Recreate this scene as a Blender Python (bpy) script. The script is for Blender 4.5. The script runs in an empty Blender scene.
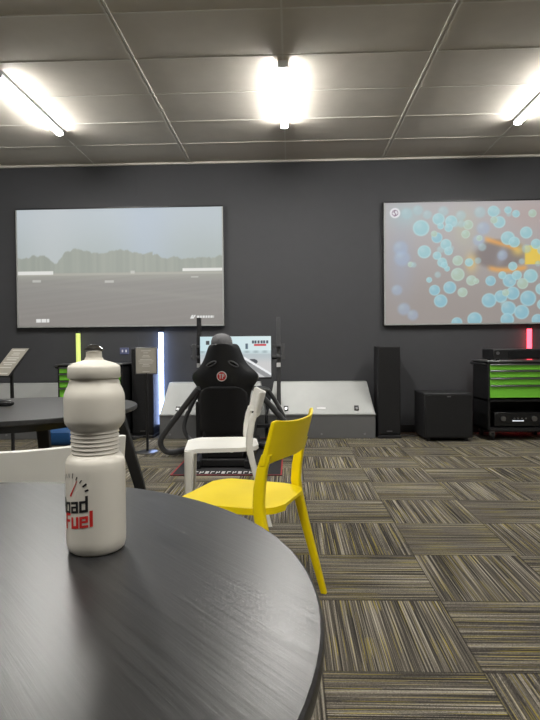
import bpy, bmesh, math, random
from mathutils import Vector, Matrix
random.seed(7)
PI = math.pi
C = bpy.context.scene.collection
W, Hh, F, CAMH = 540, 720, 565.0, 1.02
YAW, PIT, ROL = .0372, 11.8/565, .0089
fw = Vector((-math.sin(YAW)*math.cos(PIT), math.cos(YAW)*math.cos(PIT), -math.sin(PIT)))
r0 = Vector((math.cos(YAW), math.sin(YAW), 0)); u0 = r0.cross(fw)
rt = r0*math.cos(ROL) - u0*math.sin(ROL); up = u0*math.cos(ROL) + r0*math.sin(ROL)
EYE = Vector((0, 0, CAMH))
def ray(x, y): return fw + rt*((x-270)/F) + up*((360-y)/F)
def atY(x, y, Y):
    d = ray(x, y); return EYE + d*(Y/d.y)
def atZ(x, y, z):
    d = ray(x, y); return EYE + d*((z-CAMH)/d.z)

# ------------------------------------------------------------------ colours and materials
def s2l(c): return c/12.92 if c <= .04045 else ((c+.055)/1.055)**2.4
def rgb(r, g, b): return (s2l(r/255), s2l(g/255), s2l(b/255), 1)
M = {}
def mat(name, col, rough=.5, metal=0, bump=0, bscale=200, coat=0, emit=None, es=1, spec=.5):
    m = bpy.data.materials.new(name); m.use_nodes = True; nt = m.node_tree; b = nt.nodes['Principled BSDF']
    b.inputs['Roughness'].default_value = rough; b.inputs['Metallic'].default_value = metal
    b.inputs['Coat Weight'].default_value = coat; b.inputs['Specular IOR Level'].default_value = spec
    tc = nt.nodes.new('ShaderNodeTexCoord')
    n = nt.nodes.new('ShaderNodeTexNoise'); n.inputs['Scale'].default_value = 9; n.inputs['Detail'].default_value = 4
    nt.links.new(tc.outputs['Object'], n.inputs['Vector'])
    mx = nt.nodes.new('ShaderNodeMix'); mx.data_type = 'RGBA'
    mx.inputs[6].default_value = tuple(c*.93 for c in col[:3])+(1,); mx.inputs[7].default_value = tuple(min(1, c*1.05) for c in col[:3])+(1,)
    nt.links.new(n.outputs['Fac'], mx.inputs[0]); nt.links.new(mx.outputs[2], b.inputs['Base Color'])
    if bump:
        n2 = nt.nodes.new('ShaderNodeTexNoise'); n2.inputs['Scale'].default_value = bscale
        nt.links.new(tc.outputs['Object'], n2.inputs['Vector'])
        bp = nt.nodes.new('ShaderNodeBump'); bp.inputs['Strength'].default_value = bump; bp.inputs['Distance'].default_value = .004
        nt.links.new(n2.outputs['Fac'], bp.inputs['Height']); nt.links.new(bp.outputs['Normal'], b.inputs['Normal'])
    if emit:
        b.inputs['Emission Color'].default_value = emit; b.inputs['Emission Strength'].default_value = es
    M[name] = m; return m
mat('wall_paint', rgb(64, 65, 68), .75, bump=.15, bscale=120)
mat('side_paint', rgb(120, 120, 118), .8)
mat('ceiling_tile', rgb(204, 198, 187), .9, bump=.2, bscale=300)
mat('tee', rgb(214, 211, 202), .6)
mat('yellow', rgb(250, 222, 4), .38, spec=.4)
mat('white_plastic', rgb(248, 247, 240), .4)
mat('bottle', rgb(222, 217, 205), .42)
mat('chrome', rgb(170, 170, 172), .15, 1)
mat('steel', rgb(150, 150, 152), .3, .9)
mat('brushed', rgb(168, 170, 168), .5, .3, bump=.1, bscale=80)
mat('grey_case', rgb(114, 115, 116), .5, .3)
mat('black', rgb(22, 22, 24), .45)
mat('black_matte', rgb(14, 14, 16), .85)
mat('black_gloss', rgb(24, 25, 27), .22, coat=.3)
mat('shell', rgb(28, 29, 32), .38, bump=.15, bscale=150)
mat('tube', rgb(86, 87, 89), .38, .3)
mat('grille', rgb(19, 19, 20), .9, bump=.6, bscale=700)
mat('carcass', rgb(27, 27, 29), .5)
mat('green', rgb(122, 205, 62), .42)
mat('red', rgb(205, 40, 36), .5)
mat('border_red', rgb(150, 36, 42), .8)
mat('ink', rgb(22, 20, 22), .5)
mat('paper', rgb(180, 175, 163), .6)
mat('paper_line', rgb(228, 226, 220), .6)
mat('white', rgb(228, 228, 228), .5)
mat('mat_black', rgb(26, 26, 28), .9)
mat('teal', rgb(20, 165, 165), .5)
mat('blue', rgb(18, 70, 120), .5)
mat('skin', rgb(190, 140, 115), .5)
mat('cap', rgb(98, 98, 100), .85, bump=.4, bscale=250)
mat('shirt', rgb(40, 42, 48), .8)
mat('trousers', rgb(32, 34, 44), .85)
mat('shoe', rgb(30, 30, 30), .6)
mat('pale_blue', rgb(90, 96, 130), .5)
LAMP = 205
mat('lamp', rgb(255, 255, 255), .5, emit=(1, .975, .93, 1), es=LAMP)
mat('tube_white', rgb(230, 235, 255), .4, emit=(.42, .56, 1, 1), es=10)
mat('tube_lime', rgb(200, 215, 90), .4, emit=(.5, .58, .2, 1), es=.95)
mat('tube_red', rgb(255, 60, 70), .4, emit=(1, .05, .08, 1), es=6)
mat('led', rgb(240, 240, 240), .4, emit=(.8, .85, 1, 1), es=.7)

def table_mat():
    m = bpy.data.materials.new('black_stained_wood'); m.use_nodes = True; nt = m.node_tree; N = nt.nodes; L = nt.links; b = N['Principled BSDF']
    tc = N.new('ShaderNodeTexCoord'); mp = N.new('ShaderNodeMapping'); mp.inputs['Rotation'].default_value = (0, 0, 0); mp.inputs['Scale'].default_value = (3, 75, 10)
    L.new(tc.outputs['Object'], mp.inputs['Vector'])
    n = N.new('ShaderNodeTexNoise'); n.inputs['Scale'].default_value = 1.6; n.inputs['Detail'].default_value = 6; n.inputs['Roughness'].default_value = .65
    L.new(mp.outputs['Vector'], n.inputs['Vector'])
    cr = N.new('ShaderNodeValToRGB'); cr.color_ramp.elements[0].position = .35; cr.color_ramp.elements[0].color = rgb(20, 20, 21)
    cr.color_ramp.elements[1].position = .75; cr.color_ramp.elements[1].color = rgb(44, 44, 45)
    L.new(n.outputs['Fac'], cr.inputs['Fac']); L.new(cr.outputs['Color'], b.inputs['Base Color'])
    mr = N.new('ShaderNodeMapRange'); mr.inputs['To Min'].default_value = .27; mr.inputs['To Max'].default_value = .40
    L.new(n.outputs['Fac'], mr.inputs['Value']); L.new(mr.outputs['Result'], b.inputs['Roughness'])
    b.inputs['Specular IOR Level'].default_value = .72
    bp = N.new('ShaderNodeBump'); bp.inputs['Strength'].default_value = .3; bp.inputs['Distance'].default_value = .001
    L.new(n.outputs['Fac'], bp.inputs['Height']); L.new(bp.outputs['Normal'], b.inputs['Normal'])
    M['table'] = m
table_mat()

def carpet_mat():
    m = bpy.data.materials.new('striped_carpet_tiles'); m.use_nodes = True; nt = m.node_tree; N = nt.nodes; L = nt.links; b = N['Principled BSDF']
    def mth(op, a, c=None, cl=False):
        n = N.new('ShaderNodeMath'); n.operation = op
        for i, v in enumerate((a, c)):
            if v is None: continue
            if isinstance(v, (int, float)): n.inputs[i].default_value = v
            else: L.new(v, n.inputs[i])
        n.use_clamp = cl
        return n.outputs[0]
    g = N.new('ShaderNodeNewGeometry'); sp = N.new('ShaderNodeSeparateXYZ'); L.new(g.outputs['Position'], sp.inputs[0])
    T = .5025
    ux = mth('DIVIDE', mth('SUBTRACT', sp.outputs[0], .091), T); uy = mth('DIVIDE', mth('SUBTRACT', sp.outputs[1], 1.767), T)
    cx = mth('FLOOR', ux); cy = mth('FLOOR', uy); fx = mth('FRACT', ux); fy = mth('FRACT', uy)
    par = mth('FLOORED_MODULO', mth('ADD', cx, cy), 2)
    inv = mth('SUBTRACT', 1, par)
    ac = mth('ADD', mth('MULTIPLY', fx, inv), mth('MULTIPLY', fy, par))
    al = mth('ADD', mth('MULTIPLY', fy, inv), mth('MULTIPLY', fx, par))
    idn = mth('ADD', mth('MULTIPLY', cx, 7.31), mth('MULTIPLY', cy, 3.77))
    def noise(sa, sl, off, det=2):
        v = N.new('ShaderNodeCombineXYZ'); L.new(mth('MULTIPLY', ac, sa), v.inputs[0]); L.new(mth('MULTIPLY', al, sl), v.inputs[1]); L.new(mth('ADD', idn, off), v.inputs[2])
        n = N.new('ShaderNodeTexNoise'); n.inputs['Scale'].default_value = 1; n.inputs['Detail'].default_value = det; L.new(v.outputs[0], n.inputs['Vector']); return n.outputs['Fac']
    n1 = noise(84, .55, 0, 2); n2 = noise(9, .5, 40, 1); n3 = noise(150, 1.6, 90, 0); n4 = noise(240, 170, 5, 1)
    v = mth('ADD', mth('MULTIPLY', n1, 1.0), mth('MULTIPLY', mth('SUBTRACT', n2, .5), .22))
    v = mth('ADD', v, mth('MULTIPLY', mth('SUBTRACT', n4, .5), .42))
    cr = N.new('ShaderNodeValToRGB'); e = cr.color_ramp.elements
    e[0].position = .33; e[0].color = rgb(38, 36, 34); e[1].position = .72; e[1].color = rgb(172, 166, 152)
    for p, c in ((.43, rgb(62, 59, 54)), (.52, rgb(90, 85, 77)), (.6, rgb(120, 114, 103))):
        x = e.new(p); x.color = c
    L.new(v, cr.inputs['Fac'])
    ye = mth('MULTIPLY', mth('GREATER_THAN', n3, .70), 1)
    mx = N.new('ShaderNodeMix'); mx.data_type = 'RGBA'; L.new(mth('MULTIPLY', ye, .5), mx.inputs[0]); L.new(cr.outputs['Color'], mx.inputs[6]); mx.inputs[7].default_value = rgb(176, 160, 62)
    # seams between tiles
    ex = mth('MINIMUM', mth('MINIMUM', fx, mth('SUBTRACT', 1, fx)), mth('MINIMUM', fy, mth('SUBTRACT', 1, fy)))
    sm = mth('MULTIPLY', mth('LESS_THAN', ex, .006), .6)
    mx2 = N.new('ShaderNodeMix'); mx2.data_type = 'RGBA'; L.new(sm, mx2.inputs[0]); L.new(mx.outputs[2], mx2.inputs[6]); mx2.inputs[7].default_value = rgb(30, 29, 27)
    L.new(mx2.outputs[2], b.inputs['Base Color']); b.inputs['Roughness'].default_value = .95; b.inputs['Specular IOR Level'].default_value = .15
    bp = N.new('ShaderNodeBump'); bp.inputs['Strength'].default_value = .5; bp.inputs['Distance'].default_value = .004
    L.new(v, bp.inputs['Height']); L.new(bp.outputs['Normal'], b.inputs['Normal'])
    M['carpet'] = m
carpet_mat()

def screen_mat(name, k=1.0, rough=.6):
    m = bpy.data.materials.new(name); m.use_nodes = True; nt = m.node_tree; b = nt.nodes['Principled BSDF']
    a = nt.nodes.new('ShaderNodeVertexColor'); a.layer_name = 'Col'
    b.inputs['Base Color'].default_value = (.03, .03, .03, 1); b.inputs['Roughness'].default_value = rough
    nt.links.new(a.outputs['Color'], b.inputs['Emission Color']); b.inputs['Emission Strength'].default_value = k
    M[name] = m
screen_mat('projection', .93); screen_mat('monitor_picture', 1.0, .3)

# ------------------------------------------------------------------ mesh helpers
class MB:
    def __init__(s, off=(0, 0, 0)): s.bm = bmesh.new(); s.off = Vector(off)
    def face(s, vs, mi=0):
        try: f = s.bm.faces.new(vs); f.material_index = mi; return f
        except ValueError: return None
    def v(s, p): return s.bm.verts.new(Vector(p)-s.off)
    def box(s, a, b, mi=0, R=None, c=None):
        x0, y0, z0 = a; x1, y1, z1 = b
        ps = [Vector(p) for p in ((x0,y0,z0),(x1,y0,z0),(x1,y1,z0),(x0,y1,z0),(x0,y0,z1),(x1,y0,z1),(x1,y1,z1),(x0,y1,z1))]
        if R is not None:
            c = Vector(c) if c is not None else (Vector(a)+Vector(b))/2
            ps = [c + R @ (p-c) for p in ps]
        vs = [s.v(p) for p in ps]
        for q in ((0,3,2,1),(4,5,6,7),(0,1,5,4),(1,2,6,5),(2,3,7,6),(3,0,4,7)): s.face([vs[i] for i in q], mi)
        return s
    def rings(s, rs, mi=0, cap=True):
        R = [[s.v(p) for p in r] for r in rs]; n = len(R[0])
        for a, b in zip(R, R[1:]):
            for i in range(n): s.face([a[i], a[(i+1) % n], b[(i+1) % n], b[i]], mi)
        if cap: s.face(R[0][::-1], mi); s.face(R[-1], mi)
        return s
    def tube(s, path, r, seg=12, mi=0, smooth=0):
        P = [Vector(p) for p in path]
        rr = list(r) if isinstance(r, (list, tuple)) else [r]*len(P)
        for _ in range(smooth):
            Q = [P[0]]; q = [rr[0]]
            for i in range(len(P)-1):
                Q += [P[i]*.75+P[i+1]*.25, P[i]*.25+P[i+1]*.75]; q += [rr[i]*.75+rr[i+1]*.25, rr[i]*.25+rr[i+1]*.75]
            Q.append(P[-1]); q.append(rr[-1]); P, rr = Q, q
        rs = []; ref = None
        for i, p in enumerate(P):
            d = (P[min(i+1, len(P)-1)]-P[max(i-1, 0)]).normalized()
            if ref is None: ref = Vector((0, 0, 1)) if abs(d.z) < .9 else Vector((1, 0, 0))
            a = d.cross(ref).normalized(); b = a.cross(d).normalized(); ref = b
            rs.append([p + (a*math.cos(2*PI*k/seg)+b*math.sin(2*PI*k/seg))*rr[i] for k in range(seg)])
        return s.rings(rs, mi)
    def lathe(s, prof, c=(0, 0, 0), seg=48, mi=0):
        c = Vector(c)
        return s.rings([[c+Vector((r*math.cos(2*PI*k/seg), r*math.sin(2*PI*k/seg), z)) for k in range(seg)] for r, z in prof], mi)
    def poly(s, pts, d, mi=0):            # polygon pts extruded along d
        d = Vector(d); a = [s.v(p) for p in pts]; b = [s.v(Vector(p)+d) for p in pts]; n = len(a)
        s.face(a[::-1], mi); s.face(b, mi)
        for i in range(n): s.face([a[i], a[(i+1) % n], b[(i+1) % n], b[i]], mi)
        return s
    def disc(s, c, r, t, axis='Y', seg=32, mi=0):
        c = Vector(c)
        def q(k): a = 2*PI*k/seg; return {'Y': Vector((math.cos(a)*r, 0, math.sin(a)*r)), 'X': Vector((0, math.cos(a)*r, math.sin(a)*r)), 'Z': Vector((math.cos(a)*r, math.sin(a)*r, 0))}[axis]
        d = {'Y': (0, t, 0), 'X': (t, 0, 0), 'Z': (0, 0, t)}[axis]
        return s.poly([c+q(k) for k in range(seg)], d, mi)
    def build(s, name, mats, parent=None, bevel=0, smooth=True, ang=35, sub=0, seg=2):
        bmesh.ops.recalc_face_normals(s.bm, faces=s.bm.faces)
        me = bpy.data.meshes.new(name); s.bm.to_mesh(me); s.bm.free()
        for m in (mats if isinstance(mats, (list, tuple)) else [mats]): me.materials.append(M[m])
        if smooth:
            me.polygons.foreach_set('use_smooth', [True]*len(me.polygons)); me.set_sharp_from_angle(angle=math.radians(ang))
        o = bpy.data.objects.new(name, me); C.objects.link(o)
        if parent is not None: o.parent = parent
        if bevel:
            b = o.modifiers.new('bevel', 'BEVEL'); b.width = bevel; b.segments = seg; b.limit_method = 'ANGLE'; b.angle_limit = math.radians(40)
        if sub:
            b = o.modifiers.new('sub', 'SUBSURF'); b.levels = sub; b.render_levels = sub
        return o
def tag(o, label, cat, group=None, kind=None):
    o['label'] = label; o['category'] = cat
    if group: o['group'] = group
    if kind: o['kind'] = kind
    return o
def thing(name, label, cat, loc=(0, 0, 0), rz=0, group=None):
    o = bpy.data.objects.new(name, None); o.empty_display_size = .1; C.objects.link(o); o.location = loc; o.rotation_euler = (0, 0, rz)
    return tag(o, label, cat, group)
def copy_tree(o, parent=None):
    c = o.copy(); C.objects.link(c)
    if parent is not None: c.parent = parent
    for ch in [x for x in bpy.data.objects if x.parent == o]: copy_tree(ch, c)
    return c
def struct(o): o['kind'] = 'structure'; return o
def text_bits(txt, size, fn, name, m, parent, ex=.0008, bold=.0):
    cu = bpy.data.curves.new(name, 'FONT'); cu.body = txt; cu.size = size; cu.extrude = ex; cu.align_x = 'CENTER'; cu.align_y = 'CENTER'; cu.offset = bold
    t = bpy.data.objects.new(name+'_t', cu); C.objects.link(t)
    dg = bpy.context.evaluated_depsgraph_get(); me = bpy.data.meshes.new_from_object(t.evaluated_get(dg))
    bpy.data.objects.remove(t); bpy.data.curves.remove(cu)
    for v in me.vertices: v.co = fn(v.co.x, v.co.y, v.co.z)
    me.materials.clear(); me.materials.append(M[m]); me.name = name
    o = bpy.data.objects.new(name, me); C.objects.link(o); o.parent = parent
    return o

# ------------------------------------------------------------------ the room
XL, XR, YB, YF, ZC = -5.2, 5.2, -5.0, 6.80, 3.26
struct(MB().box((XL, YB, -.1), (XR, YF, 0)).build('floor', 'carpet', smooth=False))
struct(MB().box((XL, YB, ZC), (XR, YF, ZC+.1)).build('ceiling', 'ceiling_tile', smooth=False))
struct(MB().box((XL-.2, YF, -.1), (XR+.2, YF+.15, ZC+.1)).build('wall_back', 'wall_paint', smooth=False))
struct(MB().box((XL-.2, YB-.15, -.1), (XR+.2, YB, ZC+.1)).build('wall_front', 'side_paint', smooth=False))
struct(MB().box((XL-.15, YB, -.1), (XL, YF, ZC+.1)).build('wall_left', 'side_paint', smooth=False))
struct(MB().box((XR, YB, -.1), (XR+.15, YF, ZC+.1)).build('wall_right', 'side_paint', smooth=False))
struct(MB().box((XL, YF-.025, ZC-.022), (XR, YF, ZC)).build('trim_1', 'tee', smooth=False))
mb = MB()
y = 6.17
while y > YB:
    mb.box((XL, y-.006, ZC-.004), (XR, y+.006, ZC)); y -= .6
struct(mb.build('trim_2', 'tee', smooth=False))
mb = MB(); mb2 = MB()
for k in range(-4, 5):
    x = -.045+1.155*k
    if abs(k) % 2 == 1:
        mb.box((x-.02, YB, ZC-.007), (x-.007, YF, ZC)); mb.box((x+.007, YB, ZC-.007), (x+.02, YF, ZC))
    else: mb2.box((x-.007, YB, ZC-.003), (x+.007, YF, ZC))
struct(mb.build('trim_3', 'tee', smooth=False)); struct(mb2.build('trim_4', 'tee', smooth=False))
struct(MB().box((XL, YF-.012, 0), (XR, YF, .09)).build('baseboard_back', 'black', bevel=.003))
struct(MB().box((-1.86, YF-.003, 2.86), (-1.852, YF, ZC-.03)).box((-1.856, YF-.002, .1), (-1.852, YF, 1.2)).build('trim_5', 'wall_paint', smooth=False))

# ------------------------------------------------------------------ ceiling lamps
lam = thing('batten_light', 'lit white ceiling batten directly above the racing rig, middle of the three', 'ceiling light', (-.045, 5.05, ZC), 0, 'batten ceiling lights')
MB().box((-.035, -.61, -.035), (.035, .61, -.001)).build('housing', 'white', lam, bevel=.004)
MB().rings([[(.034*math.cos(a), yy, -.035-.026*math.sin(a)) for a in [PI*k/12 for k in range(13)]] for yy in (-.6, .6)]).build('diffuser', 'lamp', lam)
for s in (-1, 1): MB().box((-.036, s*.607-.005, -.060), (.036, s*.607+.005, -.002)).build('end_cap', 'white', lam, bevel=.003)
for x, y, lb in ((-2.33, 5.1, 'lit white ceiling batten at the left, above the wide racing picture'), (2.25, 5.1, 'lit white ceiling batten at the right edge, above the bubble picture'),
              (-2.33, .2, 'white ceiling batten behind the viewer on the left'), (-.045, .2, 'white ceiling batten over the near round table'), (2.25, .2, 'white ceiling batten behind the viewer on the right'),
              ):
    c = copy_tree(lam); c.location = (x, y, ZC); c['label'] = lb

# ------------------------------------------------------------------ screens
def lerp(a, b, t): return tuple(a[i]+(b[i]-a[i])*t for i in range(3))
def sst(a, b, x):
    t = max(0, min(1, (x-a)/(b-a))); return t*t*(3-2*t)
def picture(name, m, parent, x0, x1, z0, z1, y, nx, nz, fn, off):
    vs = []; cols = []
    for j in range(nz+1):
        for i in range(nx+1):
            u, v = i/nx, j/nz
            bow = .006*math.sin(u*9)*(1-v)**6
            vs.append((x0+(x1-x0)*u-off[0], y-off[1], z0+(z1-z0)*v-off[2]+bow*0))
            c = fn(u, v); cols += [s2l(max(0, c[0])/255), s2l(max(0, c[1])/255), s2l(max(0, c[2])/255), 1]
    fs = [(j*(nx+1)+i, j*(nx+1)+i+1, (j+1)*(nx+1)+i+1, (j+1)*(nx+1)+i) for j in range(nz) for i in range(nx)]
    me = bpy.data.meshes.new(name); me.from_pydata(vs, [], fs); me.materials.append(M[m])
    ca = me.color_attributes.new('Col', 'FLOAT_COLOR', 'POINT'); ca.data.foreach_set('color', cols)
    o = bpy.data.objects.new(name, me); C.objects.link(o); o.parent = parent; return o
def hsh(i): return (math.sin(i*127.1+3.3)*43758.5453) % 1
def vn(x):
    i = math.floor(x); t = x-i; t = t*t*(3-2*t); return hsh(i)*(1-t)+hsh(i+1)*t
def fbm(x): return vn(x)*.5+vn(x*2.1+9)*.27+vn(x*4.7+31)*.15+vn(x*10+70)*.08
def race(u, v):
    # coordinates in the crop the picture was studied in
    X = 37+465*u; Y = 308-270*v
    sky = lerp((184, 194, 200), (171, 181, 181), sst(40, 160, Y)); sky = lerp(sky, (198, 203, 206), .5*math.exp(-((X-110)/70)**2))
    sky = lerp(sky, (176, 190, 208), .5*math.exp(-((X-330)/60)**2))
    top = 159 - 22*fbm(X/22) - (12 if 130 < X < 345 else 0)*sst(120, 160, X)*(1-sst(330, 372, X)) + 14*math.exp(-((X-122)/14)**2)+8*math.exp(-((X-405)/30)**2)
    c = lerp(sky, lerp((150, 156, 148), (160, 165, 156), vn(X/5)), sst(top-2, top+2, Y))
    if Y > 184:
        g = lerp((158, 158, 150), (143, 141, 137), sst(184, 215, Y)); g = lerp(g, (138, 134, 130), sst(215, 300, Y))
        g = tuple(q + 5*(vn(X/30+Y/3)-.5) for q in g)
        c = lerp(c, g, sst(184, 187, Y))
    if 186 < Y < 191: c = lerp(c, (182, 180, 170), .55)
    if (X < 118 and 181 < Y < 188) or (X > 412 and 178 < Y < 184): c = (226, 226, 222)
    for bx, by, w, h in ((80, 203, 9, 3), (246, 206, 10, 3), (440, 198, 8, 2), (300, 185, 5, 3)):
        if abs(X-bx) < w and abs(Y-by) < h: c = lerp(c, (205, 205, 200), .7)
    # curved kerb of the track
    yk = 212+(max(0, X-40)/465)**1.5*40
    c = lerp(c, (150, 148, 142), .5*math.exp(-((Y-yk)/5)**2) if Y > 192 else 0)
    # small mark bottom left and logo with word mark bottom right
    if 76 < X < 108 and 291 < Y < 299 and (X-76) % 6.2 > 1.2: c = (226, 226, 224)
    if 443 < X < 482 and 287 < Y < 293 and (X-443) % 6 > 1.4: c = (224, 224, 222)
    if 286 < Y < 294 and (abs(X-434+(Y-286)*.5) < 2 or abs(X-434-(294-Y)*.7) < 2): c = (228, 228, 226)
    return c
BUB = [(160, 148, 27, 0), (115, 100, 20, 3), (150, 90, 18, 3), (215, 120, 20, 0), (255, 128, 20, 0), (210, 180, 18, 1), (238, 202, 18, 0), (170, 225, 22, 0), (95, 212, 26, 2), (100, 245, 28, 2),
       (226, 260, 16, 0), (210, 238, 14, 0), (275, 255, 17, 4), (275, 300, 22, 4), (250, 342, 21, 1), (202, 350, 18, 1), (221, 385, 22, 1), (290, 358, 16, 4), (83, 348, 19, 2), (105, 410, 22, 2), (133, 430, 19, 2),
       (345, 100, 20, 3), (387, 98, 19, 0), (405, 133, 20, 0), (355, 152, 23, 2), (432, 185, 23, 0), (452, 198, 18, 0), (489, 168, 20, 0), (340, 190, 20, 2), (520, 205, 17, 0), (378, 322, 17, 1), (437, 322, 22, 1), (460, 305, 16, 0),
       (503, 308, 23, 0), (478, 332, 18, 4), (447, 363, 22, 1), (410, 373, 21, 1), (373, 385, 24, 1), (495, 380, 26, 1), (434, 412, 24, 1), (475, 424, 24, 1), (328, 446, 24, 1), (430, 448, 22, 1), (272, 456, 18, 1), (537, 350, 20, 0),
       (308, 140, 16, 4), (300, 170, 14, 4), (318, 320, 17, 4), (285, 110, 18, 3), (230, 95, 18, 3), (540, 400, 18, 0), (525, 450, 20, 1), (180, 105, 16, 3), (415, 240, 18, 2), (490, 220, 16, 3), (540, 225, 17, 4),
       (570, 300, 26, 0), (600, 350, 24, 1), (575, 190, 22, 0), (640, 240, 26, 2), (610, 420, 24, 1), (660, 330, 22, 0), (640, 130, 24, 3), (690, 400, 26, 1), (580, 100, 20, 3)]
BC = [(146, 194, 202), (132, 184, 200), (152, 170, 196), (158, 190, 196), (168, 190, 172)]
for _k in range(46):
    BUB.append((random.uniform(90, 720), random.uniform(85, 440), random.uniform(9, 15), random.choice((0, 3, 3, 4)))) if random.random() < .75 else None
def bubbles(u, v):
    X = 47+680*u; Y = 458-393*v
    c = lerp((172, 168, 170), (150, 142, 138), sst(60, 420, Y)); c = lerp(c, (176, 150, 142), .45*math.exp(-((X-500)/90)**2-((Y-110)/60)**2))
    c = lerp(c, (160, 190, 194), .6*math.exp(-((X-110)/50)**2-((Y-110)/40)**2)); c = lerp(c, (148, 158, 180), .5*math.exp(-((X-95)/40)**2-((Y-260)/110)**2))
    c = lerp(c, (178, 178, 150), .55*math.exp(-((X-295)/30)**2-((Y-150)/60)**2))
    # orange and yellow fish-like shape in the middle with a dark body
    e = ((X-405)/92)**2+((Y-236)/52)**2
    low = math.exp(-((Y-(288-((X-430)/60)**2*9))/9)**2)*sst(360, 385, X)*(1-sst(480, 500, X)); topc = math.exp(-((Y-(196+(X-390)*.32))/9)**2)*sst(350, 370, X)*(1-sst(450, 475, X))
    c = lerp(c, (118, 108, 108), .85*(1-sst(.5, 1.1, e)))
    c = lerp(c, (222, 158, 78), .85*max(low, topc)); c = lerp(c, (158, 162, 172), .7*math.exp(-(((X-412)-(240-Y)*.25)/13)**2-((Y-240)/28)**2))
    c = lerp(c, (168, 170, 176), .6*math.exp(-(((X-340)-(200-Y)*.5)/14)**2-((Y-205)/28)**2))
    c = lerp(c, (216, 186, 112), .75*math.exp(-((X-318)/18)**2-((Y-262)/30)**2)); c = lerp(c, (226, 192, 90), .7*math.exp(-((X-465)/20)**2-((Y-225)/18)**2))
    if X > 482 and abs(Y-240) < 30: c = lerp(c, (236, 200, 62), .85*sst(0, 1, (X-482)/6))
    for i, (bx, by, r, k) in enumerate(BUB):
        q = math.hypot(X-bx, Y-by)/r
        if q < 1.15:
            soft = .4 if k in (2, 3) else .12
            a = (1-sst(1-soft, 1+soft*.4, q))*(.62 if k in (2, 3) else .9)
            col = BC[k]; col = lerp(col, (200, 226, 226), .45*sst(.68, .95, q)*(0 if k in (2, 3) else 1))
            col = lerp(col, (186, 214, 218), .45*math.exp(-(((X-bx+r*.3)/r)**2+((Y-by+r*.35)/r)**2)*5))
            c = lerp(c, col, a)
    q = math.hypot(X-78, Y-98)
    c = lerp(c, (222, 222, 226), 1-sst(15, 18, q))
    if q < 11 and (abs(X-78-3*math.sin((Y-98)*.45)) < 2.2 or abs(q-9) < 1.3): c = (140, 120, 140)
    return c
def big_screen(x0, x1, z0, z1, fn, label):
    cx = (x0+x1)/2; off = (cx, YF-.001, z0)
    t = thing('projection_screen', label, 'screen', off, 0, 'wall projection screens')
    fr = .03; ys = YF-.05
    MB(off).box((x0-fr+.0, ys+.006, z0-fr*.6), (x1+fr*.6, YF-.004, z1+fr*.4)).build('screen_frame', 'black', t, bevel=.003)
    b = .016; mb = MB(off)
    mb.box((x0-b, ys-.006, z0-b), (x1+b, ys+.004, z0)); mb.box((x0-b, ys-.006, z0), (x0, ys+.004, z1)); mb.box((x1, ys-.006, z0), (x1+b, ys+.004, z1)); 
    mb.build('silver_edge', 'brushed', t)
    MB(off).box((x0-b, ys-.01, z1), (x1+b, ys+.004, z1+b)).build('top_edge', 'black', t)
    picture('screen_picture', 'projection', t, x0, x1, z0, z1, ys, 340, 200, fn, off)
big_screen(-3.30, -.812, 1.31, 2.715, race, 'wide wall screen on the left showing a pale grey racing track with trees')
big_screen(1.125, 3.645, 1.295, 2.72, bubbles, 'wide wall screen on the right showing blue bubbles around an orange shape')

# ------------------------------------------------------------------ round tables
TZ, TR = .76, .547
def round_table(name, label, cx, cy, ang):
    t = thing(name, label, 'table', (cx, cy, 0), ang, 'round black tables')
    e = .013
    pr = [(0.001, TZ-.022), (TR-.03, TZ-.022), (TR-.006, TZ-.021), (TR-.001, TZ-.017), (TR, TZ-.006), (TR-.0012, TZ-.002), (TR-.004, TZ), (TR-.006, TZ), (TR-.02, TZ), (.3, TZ), (.001, TZ)]
    MB().lathe(pr, seg=128).build('tabletop', 'table', t, ang=28)
    MB().lathe([(.30, TZ-.075), (.32, TZ-.075), (.32, TZ-.022), (.30, TZ-.022)], seg=64).build('apron', 'black', t)
    for k in range(4):
        a = PI/2*k; c, s = math.cos(a), math.sin(a)
        def ring(r, z, w): 
            return [(c*(r+dx*w)-s*dy*w, s*(r+dx*w)+c*dy*w, z) for dx, dy in ((-.5, -.6), (.5, -.6), (.5, .6), (-.5, .6))]
        MB().rings([ring(.635, 0, .036), ring(.55, .40, .048), ring(.455, TZ-.0225, .058)]).build('leg', 'black', t, bevel=.006)
    return t
T1 = (-.517, .548)
round_table('round_table', 'near round black wood-grain table with the pale bottle on it', T1[0], T1[1], -.85)
round_table('round_table', 'far round black table behind the pale bottle, with dark splayed legs', -1.265, 2.53, math.radians(10))

# ------------------------------------------------------------------ bottle
BX, BY = -.2565, .727
K = .001292; KR = .001255
bt = thing('drink_bottle', 'pale beige squeeze bottle with black and red logo on the near round table', 'bottle', (BX, BY, TZ))
def yz(y): return (551.5-y)*K
prof = [(.001, .006), (20*KR, .004), (25*KR, 0), (28*KR, .003), (29.6*KR, .010), (30*KR, .018), (30*KR, yz(470)), (29.8*KR, yz(463)), (29*KR, yz(459.5)), (26.5*KR, yz(456.5)), (25*KR, yz(455))]
yy = 455
for k in range(6):
    prof += [(23.4*KR, yz(yy-1)), (24.6*KR, yz(yy-2.2)), (23.9*KR, yz(yy-3.6))]; yy -= 4
prof += [(24*KR, yz(430.5)), (25.5*KR, yz(429)), (28*KR, yz(426)), (29.8*KR, yz(423.2)), (30.4*KR, yz(420.5)), (30.6*KR, yz(417)), (30.6*KR, yz(408)), (30.6*KR, yz(399)), (30.2*KR, yz(395)), (28.6*KR, yz(390.5)), (26.4*KR, yz(386)), (25*KR, yz(382)), (24.4*KR, yz(379)), (24*KR, yz(377)), (.001, yz(377))]
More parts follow.
